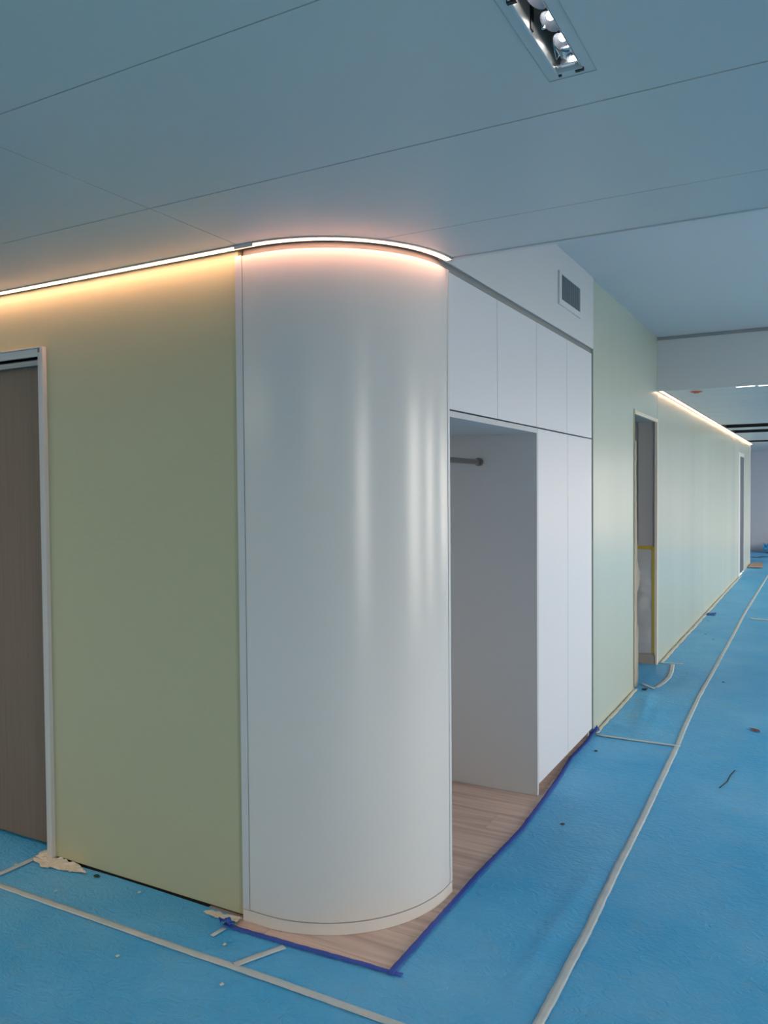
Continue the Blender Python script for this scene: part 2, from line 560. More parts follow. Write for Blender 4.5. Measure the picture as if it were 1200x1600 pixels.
def sheet(label, t0, t1, lo, hi, axis='y', step=0.04, n=16):
    """sheet bounded along axis by t0..t1 and across by the polylines lo(t), hi(t)"""
    bm = bmesh.new()
    N = max(4, int((t1 - t0) / step))
    rows_ = []
    for i in range(N + 1):
        t = t0 + (t1 - t0) * i / N
        a, b = lerp_poly(lo, t), lerp_poly(hi, t)
        r = []
        for j in range(n + 1):
            s = a + (b - a) * j / n
            x, y = (s, t) if axis == 'y' else (t, s)
            r.append(bm.verts.new((x, y, H(x, y))))
        rows_.append(r)
    for a, b in zip(rows_, rows_[1:]):
        for j in range(n):
            f = bm.faces.new((a[j], a[j + 1], b[j + 1], b[j]))
            f.smooth = True
    bmesh.ops.recalc_face_normals(bm, faces=bm.faces[:])
    if bm.faces[0].normal.z < 0:
        bmesh.ops.reverse_faces(bm, faces=bm.faces[:])
    o = obj('protective_film', bm, M['film'])
    return tag(o, label, 'floor film', 'blue film sheets taped over the floor')

MAIN = [(-4.0, -0.70), (2.0, -0.708), (2.76, -0.709), (3.28, -0.722), (3.74, -0.726), (4.30, -0.738), (4.96, -0.752), (5.45, -0.772),
        (6.25, -0.792), (8.76, -0.808), (10.9, -0.830), (15.4, -0.83), (21.0, -0.83)]
BLUE = [(2.2, -1.192), (2.513, -1.192), (2.964, -1.190), (3.427, -1.180), (3.75, -1.192), (3.866, -1.198), (4.23, -1.222), (4.482, -1.246), (4.839, -1.243), (5.09, -1.262)]
MAINP = lambda d: [(t, v + d) for t, v in MAIN]
def const(v): return [(-50, v), (50, v)]
sheet('wide blue film sheet covering the right half of the corridor floor', -4.0, 20.98, MAINP(0.0), const(3.19), step=0.05, n=60)
sheet('blue film sheet along the oak strip, from blue tape to long beige tape', 2.0, 4.978, BLUE[:1] + [(2.2001, -1.192)] + BLUE[1:], MAINP(-0.004), step=0.03, n=24)
sheet('far blue film sheet with folds at the foot of the green corridor wall', 4.982, 17.3, const(-1.26), MAINP(-0.004), step=0.04, n=20)
sheet('blue film sheet beyond the end of the green corridor wall', 17.31, 20.98, const(-3.9), MAINP(-0.004), step=0.08, n=30)
sheet('large dark blue film sheet in the left foreground', -5.98, -0.715, const(-3.95), const(1.996), axis='x', step=0.06, n=60)
sheet('blue film strip along the left green wall beside the torn paper', -2.895, -2.0, const(1.997), const(2.254), axis='x', step=0.03, n=10)
sheet('blue film strip in front of the dark brown door', -5.98, -2.895, const(1.997), const(2.70), axis='x', step=0.04, n=20)
sheet('short blue film piece where the green wall meets the curved panel', -2.0, -1.65, const(1.997), [(-50, 2.254), (-1.86, 2.254), (-1.82, 2.19), (-1.65, 2.19)], axis='x', step=0.02, n=10)
sheet('blue film piece in front of the oak corner, under the front blue tape', -1.65, -1.16, const(1.997), [(-1.65, 2.187), (-1.16, 2.205)], axis='x', step=0.03, n=8)
sheet('small blue film piece on the threshold of the open doorway', 6.28, 7.235, const(-2.85), const(-1.262), step=0.04, n=20)

# ------------------------------------------------------------------ tapes
def ribbon(name, pts, w, m, lift=0.0016, jag=0.0, step=0.03, ends=True):
    """strip of tape following the film along a polyline"""
    P = []
    for (x0, y0), (x1, y1) in zip(pts, pts[1:]):
        L = math.hypot(x1 - x0, y1 - y0)
        k = max(1, int(L / step))
        for i in range(k):
            P.append((x0 + (x1 - x0) * i / k, y0 + (y1 - y0) * i / k))
    P.append(pts[-1])
    bm = bmesh.new()
    prev = None
    for i, (x, y) in enumerate(P):
        a = P[max(0, i - 1)]; b = P[min(len(P) - 1, i + 1)]
        dx, dy = b[0] - a[0], b[1] - a[1]
        L = math.hypot(dx, dy)
        nx, ny = -dy / L, dx / L
        row = []
        for s in (-1, -0.33, 0.33, 1):
            o = s * w / 2 + (random.uniform(-jag, jag) if abs(s) == 1 else 0)
            px, py = x + nx * o, y + ny * o
            hh = sum(H(px + nx * d - ny * e, py + ny * d + nx * e) for d in (-0.03, 0, 0.03) for e in (-0.04, 0, 0.04)) / 9 + 0.0012
            row.append(bm.verts.new((px, py, max(0.004, hh) + lift + (0.0004 * noise.noise(Vector((px * 40, py * 40, 3)))))))
        if prev:
            for j in range(3):
                f = bm.faces.new((prev[j], prev[j + 1], row[j + 1], row[j]))
                f.smooth = True
        prev = row
    bmesh.ops.recalc_face_normals(bm, faces=bm.faces[:])
    if bm.faces[0].normal.z < 0:
        bmesh.ops.reverse_faces(bm, faces=bm.faces[:])
    r = bmesh.ops.extrude_face_region(bm, geom=bm.faces[:])
    bmesh.ops.translate(bm, verts=[v for v in r['geom'] if isinstance(v, bmesh.types.BMVert)], vec=(0, 0, 0.0006))
    bmesh.ops.recalc_face_normals(bm, faces=bm.faces[:])
    return obj(name, bm, m)

TG = 'beige masking tapes on the film'
def mtape(pts, w, label, m='tape', **k):
    return tag(ribbon('masking_tape', pts, w, M[m], **k), label, 'tape', TG)
mtape([(v, t) for t, v in MAIN if 1.5 < t < 5] + [(-0.757, 5.0)], 0.031, 'long beige tape down the blue floor, nearest stretch in front of the wardrobe', jag=0.0012)
mtape([(-0.753, 5.0)] + [(v, t) for t, v in MAIN if 5 < t < 16], 0.031, 'long beige tape down the blue floor, far stretch along the green corridor', jag=0.002)
mtape([(-1.228, 4.985), (-0.735, 4.98)], 0.03, 'thin beige tape across the film from wardrobe end to long tape', jag=0.001, lift=0.003)
mtape([(-5.9, 1.992), (-2.82, 1.992), (-1.65, 1.997), (-0.9, 1.997), (-0.7, 1.997)], 0.030, 'long beige tape parallel to the left green wall', jag=0.001)
mtape([(-1.665, 2.005), (-1.625, 2.09), (-1.585, 2.168)], 0.028, 'short beige tape from long left tape to blue tape', jag=0.0012, lift=0.003)
mtape([(-1.848, 2.103), (-1.84, 2.165)], 0.018, 'tiny beige tape beside the start of the blue tape', lift=0.003)
mtape([(-2.915, 2.0), (-2.905, 2.11), (-2.90, 2.22)], 0.028, 'short beige tape running up to the dark door jamb', jag=0.001, lift=0.003)
mtape([(-1.12, 6.36), (-1.096, 6.55), (-1.088, 6.78), (-1.105, 7.0), (-1.14, 7.28)], 0.04, 'curved beige tape on the film before the open doorway', jag=0.002, lift=0.003)
mtape([(-1.24, 6.46), (-1.18, 6.38), (-1.12, 6.33)], 0.03, 'crooked beige tape at the near foot of the open doorway', jag=0.004, lift=0.003)
mtape([(-1.24, 7.30), (-1.06, 7.33)], 0.03, 'short beige tape at the far foot of the open doorway', jag=0.002, lift=0.0045)
mtape([(-1.243, 5.02), (-1.24, 5.7), (-1.245, 6.26)], 0.026, 'beige tape along the wall foot between wardrobe and doorway', m='tapewarm', jag=0.004, lift=0.002)
mtape([(-1.238, 7.3), (-1.235, 10), (-1.24, 12.5), (-1.235, 15.1)], 0.032, 'beige tape along the wall foot beyond the doorway', m='tapewarm', jag=0.004, lift=0.002, step=0.08)
mtape([(-0.74, 10.25), (-0.55, 10.2), (-0.3, 10.25)], 0.07, 'pale tape scrap on the far film at the right edge', jag=0.01, lift=0.003)

BG = 'blue painters tapes round the oak strip'
o = ribbon('painters_tape', [(-1.862, 2.192), (-1.80, 2.182), (-1.5, 2.193), (-1.16, 2.211)], 0.022, M['bluetape'], lift=0.003, jag=0.0018, step=0.02)
tag(o, 'blue tape along the front edge of the oak strip, below the curved panel', 'tape', BG)
o = ribbon('painters_tape', [(-1.198, 2.195)] + [(v - 0.006, t) for t, v in BLUE[1:]], 0.022, M['bluetape'], lift=0.004, jag=0.0012, step=0.02)
tag(o, 'long blue tape down the right edge of the oak strip to the wardrobe end', 'tape', BG)

def scrap(name, pts, z, m, label, cat, amp=0.01, thick=0.001, group=None, sub=3):
    """small torn or crumpled piece lying on the floor"""
    bm = bmesh.new()
    vs = [bm.verts.new((x, y, 0)) for x, y in pts]
    bm.faces.new(vs)
    bmesh.ops.triangulate(bm, faces=bm.faces[:])
    for _ in range(sub):
        bmesh.ops.subdivide_edges(bm, edges=bm.edges[:], cuts=1)
        bmesh.ops.triangulate(bm, faces=bm.faces[:])
    for v in bm.verts:
        x, y = v.co.x, v.co.y
        v.co.z = H(x, y) + z + amp * abs(noise.noise(Vector((x * 23, y * 23, 2.0)))) + 0.5 * amp * abs(noise.noise(Vector((x * 60, y * 60, 5.0))))
    bmesh.ops.recalc_face_normals(bm, faces=bm.faces[:])
    r = bmesh.ops.extrude_face_region(bm, geom=bm.faces[:])
    bmesh.ops.translate(bm, verts=[v for v in r['geom'] if isinstance(v, bmesh.types.BMVert)], vec=(0, 0, thick))
    bmesh.ops.recalc_face_normals(bm, faces=bm.faces[:])
    return tag(obj(name, bm, m), label, cat, group)

def jag(pts, n, amp):
    out = []
    for (x0, y0), (x1, y1) in zip(pts, pts[1:] + pts[:1]):
        for i in range(n):
            t = i / n
            out.append((x0 + (x1 - x0) * t + random.uniform(-amp, amp), y0 + (y1 - y0) * t + random.uniform(-amp, amp)))
    return out
scrap('torn_paper', jag([(-2.90, 2.20), (-2.82, 2.172), (-2.70, 2.188), (-2.60, 2.222), (-2.70, 2.256), (-2.836, 2.256), (-2.875, 2.30), (-2.915, 2.31), (-2.93, 2.25)], 3, 0.006),
      0.002, M['cream'], 'torn cream masking paper heaped at the foot of the dark door jamb', 'paper', amp=0.013)
scrap('torn_paper', jag([(-1.985, 2.215), (-1.93, 2.2), (-1.83, 2.218), (-1.83, 2.25), (-1.90, 2.235), (-1.96, 2.24)], 3, 0.004),
      0.002, M['cream'], 'torn cream tape strip at the foot of the green wall near the curved panel', 'paper', amp=0.008)
scrap('tape_ball', jag([(-1.885, 2.185), (-1.855, 2.165), (-1.825, 2.18), (-1.84, 2.205), (-1.87, 2.21)], 2, 0.004), 0.006, M['bluetape'],
      'crumpled blue tape end at the start of the front blue tape', 'tape', amp=0.03, sub=2)
scrap('tape_ball', jag([(-1.285, 5.02), (-1.25, 4.99), (-1.235, 5.06), (-1.262, 5.11)], 2, 0.006), 0.006, M['bluetape'],
      'crumpled blue tape end at the corner of the wardrobe', 'tape', amp=0.05, sub=2)
scrap('tape_scrap', [(-1.23, 10.3), (-1.13, 10.32), (-1.13, 10.46), (-1.22, 10.45)], 0.004, M['bluetape'], 'dark blue tape scrap by the far green wall foot', 'tape', amp=0.02, sub=2)
scrap('red_scrap', [(-0.41, 5.56), (-0.36, 5.49), (-0.335, 5.50), (-0.345, 5.54)], 0.004, M['redscrap'], 'dark red scrap on the right blue sheet', 'scrap', amp=0.01, sub=2)
scrap('black_scrap', [(-1.20, 6.24), (-1.165, 6.23), (-1.16, 6.28), (-1.19, 6.29)], 0.004, M['black'], 'black scrap before the open doorway', 'scrap', amp=0.012, sub=2)
scrap('black_scrap', [(-2.56, 2.215), (-2.535, 2.21), (-2.53, 2.225), (-2.55, 2.232)], 0.003, M['black'], 'black scrap at the foot of the left green wall', 'scrap', amp=0.008, sub=2)
o = ribbon('thread', [(-0.41, 4.70), (-0.425, 4.6), (-0.43, 4.5), (-0.455, 4.38)], 0.006, M['black'], lift=0.003)
tag(o, 'thin dark thread on the right blue sheet', 'thread')
for i, (x, y, l) in enumerate([(-1.166, 9.86, 'beside the far tape scrap'), (-1.08, 8.95, 'midway along the far green wall'), (-0.98, 8.68, 'near the far stretch of long tape'),
                               (-0.69, 6.78, 'right of the long tape by the doorway'), (-1.05, 3.57, 'beside the long blue tape'), (-1.17, 4.67, 'near the wardrobe end')]):
    scrap('dark_crumb', [(x, y), (x + 0.018, y - 0.004), (x + 0.02, y + 0.018), (x + 0.004, y + 0.02)], 0.002, M['black'], 'tiny dark crumb on the film ' + l, 'crumb', amp=0.006, sub=1, group='crumbs on the film')
for i, (x, y, l) in enumerate([(-2.93, 2.13, 'before the dark door'), (-2.30, 2.20, 'at the middle of the green wall'), (-2.05, 1.86, 'below the long left tape'),
                               (-1.64, 1.9, 'below the short beige tape'), (-1.78, 2.08, 'beside the tiny tape'), (-2.6, 2.06, 'above the long left tape')]):
    scrap('white_crumb', [(x, y), (x + 0.010, y - 0.003), (x + 0.012, y + 0.008), (x + 0.002, y + 0.011)], 0.003, M['cream'], 'tiny white crumb on the film ' + l, 'crumb', amp=0.004, sub=1, group='crumbs on the film')
scrap('board', [(-1.24, 16.65), (-0.99, 16.70), (-1.04, 17.72), (-1.235, 17.66)], 0.012, M['board'], 'pale brown board lying at the far end of the corridor wall', 'board', amp=0.001, thick=0.012, sub=1)
scrap('film_heap', jag([(-1.25, 20.5), (-0.4, 20.45), (-0.2, 20.85), (-1.1, 20.9)], 3, 0.03), 0.02, M['film'], 'crumpled blue film heap at the foot of the far grey wall', 'film', amp=0.3, sub=3)
o = ribbon('dark_strip', [(-1.36, 19.25), (-1.25, 19.15), (-1.1, 19.55), (-0.9, 19.6)], 0.07, M['black'], lift=0.006, step=0.1)  # flat dark strip on the far film
tag(o, 'dark strip lying on the film beyond the corridor wall', 'strip')

# ------------------------------------------------------------------ sliding door in the left wall
d1 = struct('door_1', boxes((DX0, DX1, 2.312, 2.352, 0.022, 2.094), bev=0.002), M['leaf'], 'brown-grey sliding door in the left green wall', 'door')
cs = obj('casing', boxes((DX1 - 0.002, DX1 + 0.020, YL - 0.012, 2.31, 0.0, 2.134), (DX0 - 0.02, DX0 + 0.002, YL - 0.012, 2.31, 0.0, 2.134),
                         (DX0 - 0.02, DX1 - 0.002, YL - 0.012, 2.31, DZ, 2.15), bev=0.0015), M['casing'], d1)
obj('casing_lip', boxes((DX1 + 0.020, DX1 + 0.038, YL - 0.020, YL + 0.01, 0.0, 2.154), (DX0 - 0.038, DX0 - 0.02, YL - 0.020, YL + 0.01, 0.0, 2.154),
                        (DX0 - 0.02, DX1 + 0.02, YL - 0.020, YL + 0.01, 2.150, 2.156), bev=0.0015), M['casing'], cs)
obj('track', boxes((DX0, DX1 - 0.002, YL + 0.012, 2.305, 2.094, 2.108), (DX0, DX1 - 0.002, 2.30, 2.36, 2.09, DZ), (DX0, DX1 - 0.002, 2.275, 2.285, 2.086, 2.095), bev=0.001), M['track'], d1)
struct('wall_pocket', boxes((DX0 - 0.1, DX1 + 0.1, 2.42, 2.44, -0.1, 2.5)), M['dark'], 'dark pocket behind the sliding door', 'wall')

# ------------------------------------------------------------------ curved corner panel
cp = thing('curved_panel', (CX, CY, 0), 'tall glossy white curved corner panel between green wall and wardrobe', 'panel')
KZ, PZ = 0.041, 2.374
bm = bmesh.new()
path = [(-1.793, CY - CR, 0, -1), (-1.76, CY - CR, 0, -1)] + arc(CR, n=64) + [(CX + CR, 2.764, 1, 0)]
sweep(bm, path, [(0, KZ + 0.004), (0, PZ - 0.001), (-0.001, PZ), (-0.022, PZ), (-0.022, KZ + 0.004)])
o = obj('panel', bm, M['white'], cp, smooth=0.5)
bm = bmesh.new()
path = [(-1.825, CY - CR - 0.001, 0, -1)] + arc(CR + 0.001, n=64) + [(CX + CR + 0.001, 2.785, 1, 0)]
sweep(bm, path, [(0, 0.001), (0, KZ - 0.001), (-0.001, KZ), (-0.022, KZ), (-0.022, 0.001)])
obj('kickboard', bm, M['white'], cp, smooth=0.5)
bm = bmesh.new()
path = [(-1.82, CY - CR + 0.014, 0, -1)] + arc(CR - 0.014, n=64) + [(CX + CR - 0.014, 2.78, 1, 0)]
sweep(bm, path, [(0, 0.002), (0, PZ - 0.01), (-0.006, PZ - 0.01), (-0.006, 0.002)])
obj('backing', bm, M['dark'], cp, smooth=0.5)
obj('filler_strip', boxes((-1.825, -1.7965, CY - CR - 0.002, CY - CR + 0.03, KZ + 0.003, PZ + 0.002), bev=0.001), M['edge'], cp)
obj('edge_strip', boxes((CX + CR - 0.02, CX + CR + 0.002, 2.766, 2.785, KZ + 0.004, PZ), bev=0.0012), M['edge'], cp)

# ------------------------------------------------------------------ built-in wardrobe
struct('trim_5', boxes((XR - 0.16, XR - 0.05, 4.957, 5.03, 0.0, ZH)), M['dark'], 'dark joint between wardrobe and green corridor wall', 'trim')
wd = thing('wardrobe', (XR, 2.787, 0), 'white built-in wardrobe with an open hanging niche and flush doors', 'wardrobe')
W0, WN, WE = 2.789, 3.865, 4.956          # left end, niche side, right end
BX = -1.92                                 # back
NZ = 1.826                                 # niche soffit
obj('back_panel', boxes((BX - 0.02, BX, W0, WE, 0.0, 2.37)), M['niche'], wd)
obj('side_panel', boxes((BX, XR, WN, WN + 0.021, 0.001, NZ + 0.024), bev=0.001), M['niche'], wd)
obj('side_panel', boxes((BX, XR, W0, W0 + 0.013, 0.001, NZ + 0.024), bev=0.001), M['niche'], wd)
obj('side_panel', boxes((BX, XR - 0.022, WE - 0.018, WE, 0.001, 2.372)), M['niche'], wd)
obj('top_rail', boxes((BX, XR, W0 + 0.013, WN, NZ, NZ + 0.024), bev=0.001), M['niche'], wd)
obj('carcass', boxes((BX, XR - 0.024, W0, WE - 0.02, NZ + 0.025, 2.37), (BX, XR - 0.024, WN + 0.022, WE - 0.02, 0.06, NZ + 0.024)), M['dark'], wd)
obj('plinth', boxes((BX, XR - 0.06, WN + 0.022, WE - 0.02, 0.0, 0.06)), M['base'], wd)
g = 0.0021
ups = [W0, 3.320, 3.866, 4.402, WE - 0.010]
for a, b in zip(ups, ups[1:]):
    obj('door', boxes((XR - 0.02, XR, a + g, b - g, NZ + 0.030, 2.374), bev=0.0015), M['doorwhite'], wd)
for a, b in zip([WN + 0.022, 4.416, WE - 0.004], [4.416, WE - 0.010]):
    obj('door', boxes((XR - 0.02, XR, a + g, b - g, 0.056, NZ + 0.0235), bev=0.0015), M['doorwhite'], wd)
bm = bmesh.new()
cyl(bm, (-1.552, W0 + 0.014, 1.689), (-1.552, WN - 0.001, 1.689), 0.0135, 24)
rl = obj('hanging_rail', bm, M['steel'], wd, smooth=0.6)
rl['label'] = 'brushed steel hanging rail inside the niche'
for yy0, yy1 in ((WN - 0.030, WN - 0.0005), (W0 + 0.0135, W0 + 0.043)):
    bm = bmesh.new()
    cyl(bm, (-1.552, yy0, 1.689), (-1.552, yy1, 1.689), 0.019, 24)
    cyl(bm, (-1.552, min(yy0, yy1) + 0.004, 1.689), (-1.552, yy1 - 0.004, 1.689), 0.021, 24)
    obj('flange', bm, M['steel'], rl, smooth=0.6)

# ------------------------------------------------------------------ air vent in the bulkhead
av = thing('air_vent', (XR, 4.44, 2.63), 'small grey slatted air vent with white frame in the bulkhead', 'vent')
Va, Vb, Vz0, Vz1 = 4.232, 4.668, 2.537, 2.716
obj('frame', boxes((XR - 0.01, XR + 0.010, Va, 4.275, Vz0, Vz1), (XR - 0.01, XR + 0.010, 4.645, Vb, Vz0, Vz1),
                   (XR - 0.01, XR + 0.010, 4.275, 4.645, Vz0, Vz0 + 0.032), (XR - 0.01, XR + 0.010, 4.275, 4.645, Vz1 - 0.012, Vz1), bev=0.001), M['wallwhite'], av)
obj('back_plate', boxes((XR + 0.0005, XR + 0.0015, 4.275, 4.645, Vz0 + 0.03, Vz1 - 0.01)), M['trim'], av)
for i in range(18):
    yy = 4.283 + i * 0.0208
    obj('slat', boxes((XR + 0.0015, XR + 0.007, yy - 0.005, yy + 0.005, Vz0 + 0.031, Vz1 - 0.011)), M['vent'], av)

# ------------------------------------------------------------------ linear lights along the ceiling edge
def lens_prof(o0, o1, drop, n=6):
    """closed profile: half-round lens hanging below z = ZC, between outward offsets o0..o1"""
    c, hw = (o0 + o1) / 2, (o1 - o0) / 2
    pr = [(o0, ZC + 0.004)]
    for i in range(n + 1):
        a = PI + PI * i / n
        pr.append((c + hw * math.cos(a), ZC + drop * math.sin(a)))
    pr.append((o1, ZC + 0.004))
    return pr
def rect(o0, o1, z0, z1): return [(o0, z0), (o0, z1), (o1, z1), (o1, z0)]
YS = CY - CR          # reference line of the straight profile
def linear_light(path, label, lens_mat, end=None):
    t = thing('linear_light', (path[0][0], path[0][1], ZC), label, 'light', 'warm linear ceiling lights')
    bm = bmesh.new()
    sweep(bm, path, rect(0.034, 0.0425, ZC - 0.004, ZC + 0.02))
    sweep(bm, path, rect(0.004, 0.010, ZC - 0.004, ZC + 0.02))
    sweep(bm, path, rect(0.004, 0.0425, ZC + 0.016, ZC + 0.02))
    obj('housing', bm, M['alu'], t, smooth=0.6)
    bm = bmesh.new()
    sweep(bm, path, lens_prof(0.0105, 0.0335, 0.006))
    obj('lens', bm, lens_mat, t, smooth=0.8)
    return t
YS2 = YL - 0.003
t = linear_light([(-6.0, YS, 0, -1), (-1.8005, YS, 0, -1)], 'straight warm light line along the top of the left green wall', M['led_a'])
t = linear_light([(-1.80, YS, 0, -1)] + arc(CR, n=48)[:-2] + [(CX + CR, CY - 0.012, 1, 0)], 'curved warm light line round the top of the white curved panel', M['led_b'])
obj('end_cap', boxes((CX + CR + 0.002, CX + CR + 0.043, CY - 0.011, CY + 0.006, ZC - 0.005, ZC + 0.015), bev=0.001), M['edge'], t)
obj('joint_cap', boxes((-1.803, -1.72, YS - 0.034, YS - 0.026, ZC - 0.010, ZC - 0.003), bev=0.001), M['edge'], t)
# far light line
t = thing('linear_light', (XG, YB, 2.39), 'long warm light line over the far green corridor wall beyond the beam', 'light', 'warm linear ceiling lights')
ZF = 2.385
obj('housing', boxes((XG + 0.004, XG + 0.012, YB + 0.02, 17.3, ZF - 0.003, ZF + 0.03), (XG + 0.042, XG + 0.052, YB + 0.02, 17.3, ZF - 0.003, ZF + 0.03)), M['alu'], t)
bm = bmesh.new()
cyl(bm, (XG + 0.027, YB + 0.021, ZF), (XG + 0.027, 17.3, ZF), 0.0075, 12)
obj('lens', bm, M['led_c'], t, smooth=0.8)
# white linear lights just past the beam
for a, b, l in ((-0.64, -0.50, 'short white light line just past the beam'), (-0.47, 1.6, 'long white light line just past the beam at the right edge')):
    t = thing('linear_light', (a, 7.3, 2.385), l, 'light', 'white ceiling light lines past the beam')
    obj('frame', boxes((a, b, 7.262, 7.27, 2.382, 2.386), (a, b, 7.30, 7.308, 2.382, 2.386)), M['edge'], t)
    obj('lens', boxes((a, b, 7.27, 7.30, 2.380, 2.386), bev=0.001), M['led_w'], t)
# red cap
bm = bmesh.new()
cyl(bm, (-0.974, 7.46, 2.386), (-0.974, 7.46, 2.380), 0.05, 20)
cyl(bm, (-0.974, 7.46, 2.380), (-0.974, 7.46, 2.370), 0.038, 20, r2=0.02)
tag(obj('detector_cap', bm, M['red'], smooth=0.6), 'small red cap on the far ceiling beside the light line', 'detector')
# dark slot grilles in the far ceiling
for (s0, s1), l in zip(SLOTS, ('nearest and widest', 'middle', 'farthest and thinnest')):
    t = thing('slot_grille', (-1.2, s0, 2.39), 'dark linear slot across the far ceiling, ' + l + ' of the three', 'grille', 'dark slots in the far ceiling')
    obj('frame', boxes((-1.2, 3.19, s0 + 0.002, s0 + 0.012, 2.380, 2.45), (-1.2, 3.19, s1 - 0.012, s1 - 0.002, 2.380, 2.45)), M['black'], t)
    obj('trough', boxes((-1.2, 3.19, s0 + 0.012, s1 - 0.012, 2.448, 2.458), (-1.205, -1.195, s0 + 0.012, s1 - 0.012, 2.385, 2.45)), M['black'], t)
    obj('blade', boxes((-1.19, 3.18, (s0 + s1) / 2 - 0.008, (s0 + s1) / 2 + 0.008, 2.40, 2.43)), M['trim'], t)

# ------------------------------------------------------------------ recessed ceiling spot with its cover removed
sp = thing('recessed_spotlight', ((LX0 + LX1) / 2, (LY0 + LY1) / 2, ZC), 'open recessed ceiling spotlight with bright lamps in a narrow metal slot', 'light')
T = 0.0015
zt = ZC + 0.085
obj('housing', boxes((LX0 + 0.0005, LX0 + T, LY0, LY1, ZC - 0.002, zt), (LX1 - T, LX1 - 0.0005, LY0, LY1, ZC - 0.002, zt),
                     (LX0 + T, LX1 - T, LY0, LY0 + T, ZC - 0.002, zt), (LX0 + T, LX1 - T, LY1 - T, LY1, ZC - 0.002, zt)), M['alu'], sp)
obj('back_plate', boxes((LX0, LX1, LY0, LY1, zt, zt + 0.002)), M['black'], sp)
obj('rim', boxes((LX0 - 0.004, LX0 + 0.001, LY0 - 0.003, LY1 + 0.004, ZC - 0.003, ZC), (LX0 + 0.001, LX1 + 0.001, LY1, LY1 + 0.004, ZC - 0.003, ZC), bev=0.0006), M['edge'], sp)
obj('clip', boxes((LX1 - 0.014, LX1 + 0.003, LY1 + 0.001, LY1 + 0.007, ZC - 0.006, ZC + 0.004)), M['black'], sp)
obj('clip', boxes((LX0 + 0.002, LX0 + 0.008, LY1 + 0.003, LY1 + 0.008, ZC - 0.006, ZC + 0.002)), M['black'], sp)
obj('clip', boxes((LX0 - 0.006, LX0 + 0.012, LY0 - 0.002, LY0 + 0.006, ZC - 0.006, ZC + 0.004)), M['black'], sp)
# cover frame seam round the opening
fx0, fx1, fy0, fy1 = -0.508, -0.408, 1.29, 1.66
obj('cover_frame', boxes((fx0, fx0 + 0.0016, fy0, fy1, ZC - 0.0012, ZC), (fx1 - 0.0016, fx1, fy0, fy1, ZC - 0.0012, ZC),
                         (fx0, fx1, fy0, fy0 + 0.0016, ZC - 0.0012, ZC), (fx0, fx1, fy1 - 0.0016, fy1, ZC - 0.0012, ZC)), M['trim'], sp)
lx = -0.452
for k, ly in enumerate((1.405, 1.487, 1.568)):
    bm = bmesh.new()
    bmesh.ops.create_uvsphere(bm, u_segments=16, v_segments=10, radius=0.0085, matrix=Matrix.Translation((lx, ly, ZC + 0.034)))
    lp = obj('lamp', bm, M['lamp'], sp, smooth=3)
    bm = bmesh.new()
    n = 16
    r0, r1 = [], []
    for i in range(n):
        a = 2 * PI * i / n
        r0.append(bm.verts.new((lx + 0.009 * math.cos(a), ly + 0.012 * math.sin(a), ZC + 0.05)))
        r1.append(bm.verts.new((lx + 0.017 * math.cos(a), ly + 0.038 * math.sin(a), ZC + 0.022)))
    for i in range(n):
        bm.faces.new((r0[i], r0[(i + 1) % n], r1[(i + 1) % n], r1[i]))
    obj('reflector', bm, M['refl'], lp, smooth=3)
obj('bracket', boxes((lx - 0.018, lx + 0.018, 1.592, 1.612, ZC + 0.024, ZC + 0.027), (lx - 0.018, lx + 0.018, 1.612, 1.614, ZC + 0.004, ZC + 0.027),
                     (LX0 + 0.002, LX1 - 0.002, 1.614, LY1 - 0.002, ZC + 0.003, ZC + 0.006)), M['chrome'], sp)
bm = bmesh.new()
for p, q in (((-0.474, 1.575, ZC + .03), (-0.466, 1.59, ZC + .012)), ((-0.466, 1.59, ZC + .012), (-0.476, 1.604, ZC + .012)), ((-0.476, 1.604, ZC + .012), (-0.474, 1.575, ZC + .03)),
             ((-0.468, 1.60, ZC + .03), (-0.468, 1.624, ZC + .004))):
    cyl(bm, p, q, 0.0011, 8)
obj('spring_clip', bm, M['chrome'], sp)
for x, y in ((-0.446, 1.604), (-0.440, 1.622), (-0.47, 1.50)):
    bm = bmesh.new()
    cyl(bm, (x, y, ZC + 0.02), (x, y, ZC + 0.03), 0.0035, 12)
    obj('screw', bm, M['edge'], sp)
obj('divider', boxes((LX0 + 0.0015, LX0 + 0.004, 1.455, 1.47, ZC + 0.002, ZC + 0.05)), M['black'], sp)
bm = bmesh.new()
pts = [(-0.468 + 0.004 * math.sin(i * 0.9), 1.375 + 0.006 * i, ZC + 0.05 - 0.0016 * (i - 5) ** 2 / 3) for i in range(11)]
for p, q in zip(pts, pts[1:]):
    cyl(bm, p, q, 0.0016, 8)
w = obj('wire', bm, M['red'], sp)
w['label'] = 'thin red wire'

# ------------------------------------------------------------------ open doorway: frame, plastic, tapes
d2 = struct('door_2', boxes((XT, XG - 0.002, D2a, D2a + 0.012, 0.0, D2z), (XT, XG - 0.002, D2a + 0.012, D2b, D2z - 0.012, D2z), bev=0.001),
            M['grey'], 'grey lined frame of the open doorway in the green corridor wall', 'door')
obj('edge_tape', boxes((XG - 0.02, XG + 0.004, D2a - 0.02, D2a + 0.004, 0.02, D2z + 0.02), bev=0.001), M['olive'], d2)
obj('edge_tape', boxes((XG - 0.02, XG + 0.004, D2a + 0.005, D2b - 0.012, D2z - 0.016, D2z + 0.012), bev=0.001), M['cream'], d2)
obj('edge_tape', boxes((XG - 0.02, XG + 0.004, D2b - 0.012, D2b + 0.024, 0.0, D2z + 0.015), bev=0.001), M['cream'], d2)
struct('baseboard_passage', boxes((-2.85, XG - 0.012, D2b - 0.012, D2b + 0.002, 0.0, 0.088), bev=0.002), M['base'], 'beige base board inside the open doorway', 'baseboard')
bm = bmesh.new()
nx_, nz_ = 30, 44
g_ = []
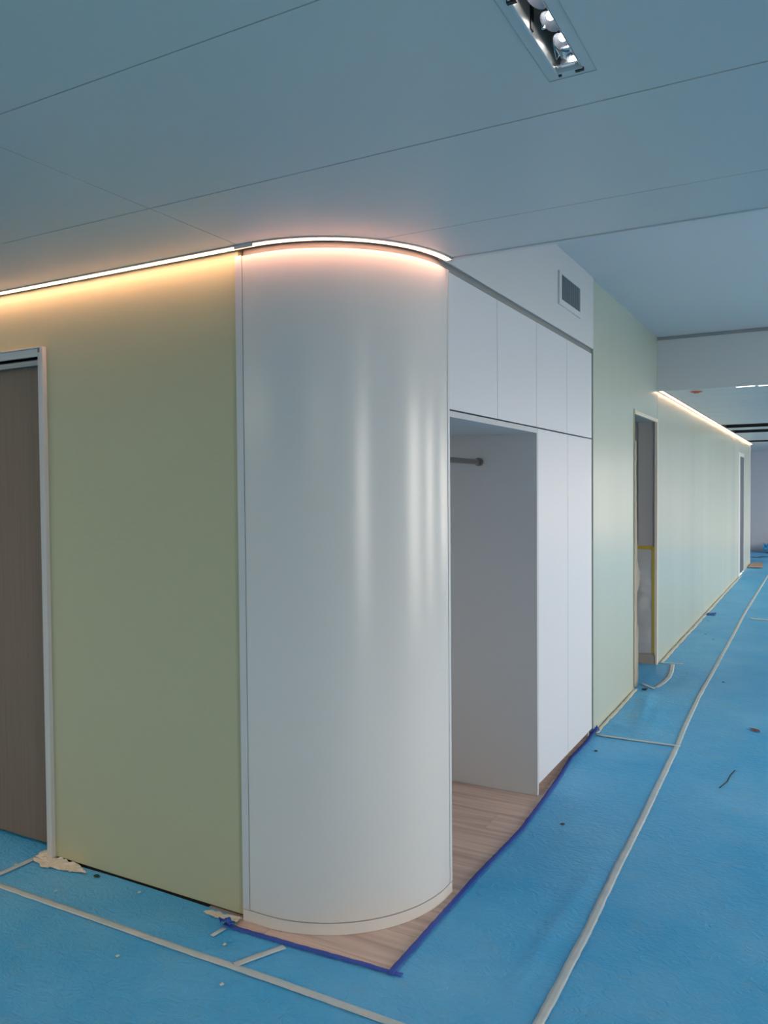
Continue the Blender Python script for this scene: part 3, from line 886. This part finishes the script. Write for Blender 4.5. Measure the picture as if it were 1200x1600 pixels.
for i in range(nx_ + 1):
    col = []
    for j in range(nz_ + 1):
        x = -1.302 - 0.75 * i / nx_
        z = 0.10 + 0.91 * j / nz_
        u = Vector((x * 7 + z * 5, z * 9 - x * 6, 0.4))
        e = min(1, 4 * (1 - j / nz_) + 0.1) * min(1, i / 5 + 0.05)
        dpt = 0.006 + 0.018 * e * (0.5 + noise.noise(u)) + 0.015 * e * noise.noise(Vector((x * 24 + z * 14, z * 24 - x * 10, 3)))
        col.append(bm.verts.new((x, D2b - max(0.002, dpt), z)))
    g_.append(col)
for i in range(nx_):
    for j in range(nz_):
        f = bm.faces.new((g_[i][j], g_[i + 1][j], g_[i + 1][j + 1], g_[i][j + 1]))
        f.smooth = True
tag(obj('plastic_sheet', bm, M['poly']), 'crinkled grey plastic sheet taped over the wall inside the open doorway', 'plastic')
tag(obj('yellow_tape', boxes((-2.05, -1.279, D2b - 0.006, D2b + 0.001, 1.012, 1.038), bev=0.0008), M['yellow']), 'yellow tape along the top of the grey plastic sheet', 'tape')
tag(obj('yellow_tape', boxes((-1.3015, -1.279, D2b - 0.010, D2b + 0.001, 0.10, 1.034), bev=0.0008), M['yellow']), 'yellow tape down the right edge of the grey plastic sheet', 'tape')

# torn cream masking paper hanging from the near jamb
bm = bmesh.new()
random.seed(11)
rowsj = []
for j in range(40):
    z = 0.02 + j * 0.0485
    base = 0.008 if z > 1.3 else 0.014
    out = base + 0.012 * max(0, noise.noise(Vector((z * 5, 0.3, 0)))) + (0.035 * math.exp(-((z - 0.87) / 0.09) ** 2)) + (0.02 * math.exp(-((z - 0.3) / 0.25) ** 2)) + random.uniform(0, 0.005)
    rowsj.append((z, out))
prev = None
for z, out in rowsj:
    r = [bm.verts.new((XG + 0.006, D2a - 0.02, z)), bm.verts.new((XG + 0.007, D2a + 0.006, z)),
         bm.verts.new((XG + 0.008 + 0.35 * out + 0.004 * noise.noise(Vector((z * 8, 1, 1))), D2a + 0.006 + out * 1.8, z + random.uniform(-0.01, 0.01)))]
    if prev:
        for k in range(2):
            f = bm.faces.new((prev[k], prev[k + 1], r[k + 1], r[k])); f.smooth = True
    prev = r
bmesh.ops.solidify(bm, geom=bm.faces[:], thickness=0.0012)
tag(obj('masking_paper', bm, M['cream']), 'torn cream masking paper hanging along the near jamb of the open doorway', 'paper')

# far dark door
d3 = struct('door_3', boxes((XG - 0.05, XG - 0.004, D3a + 0.02, D3b - 0.02, 0.03, D3z - 0.02), bev=0.002), M['darkdoor'], 'dark grey door near the far end of the green corridor wall', 'door')
obj('casing', boxes((XG - 0.1, XG + 0.004, D3a - 0.22, D3a + 0.02, 0.0, D3z + 0.05), (XG - 0.1, XG + 0.004, D3b - 0.02, D3b + 0.02, 0.0, D3z + 0.05),
                    (XG - 0.1, XG + 0.004, D3a + 0.02, D3b - 0.02, D3z - 0.02, D3z + 0.05), bev=0.002), M['casing'], d3)
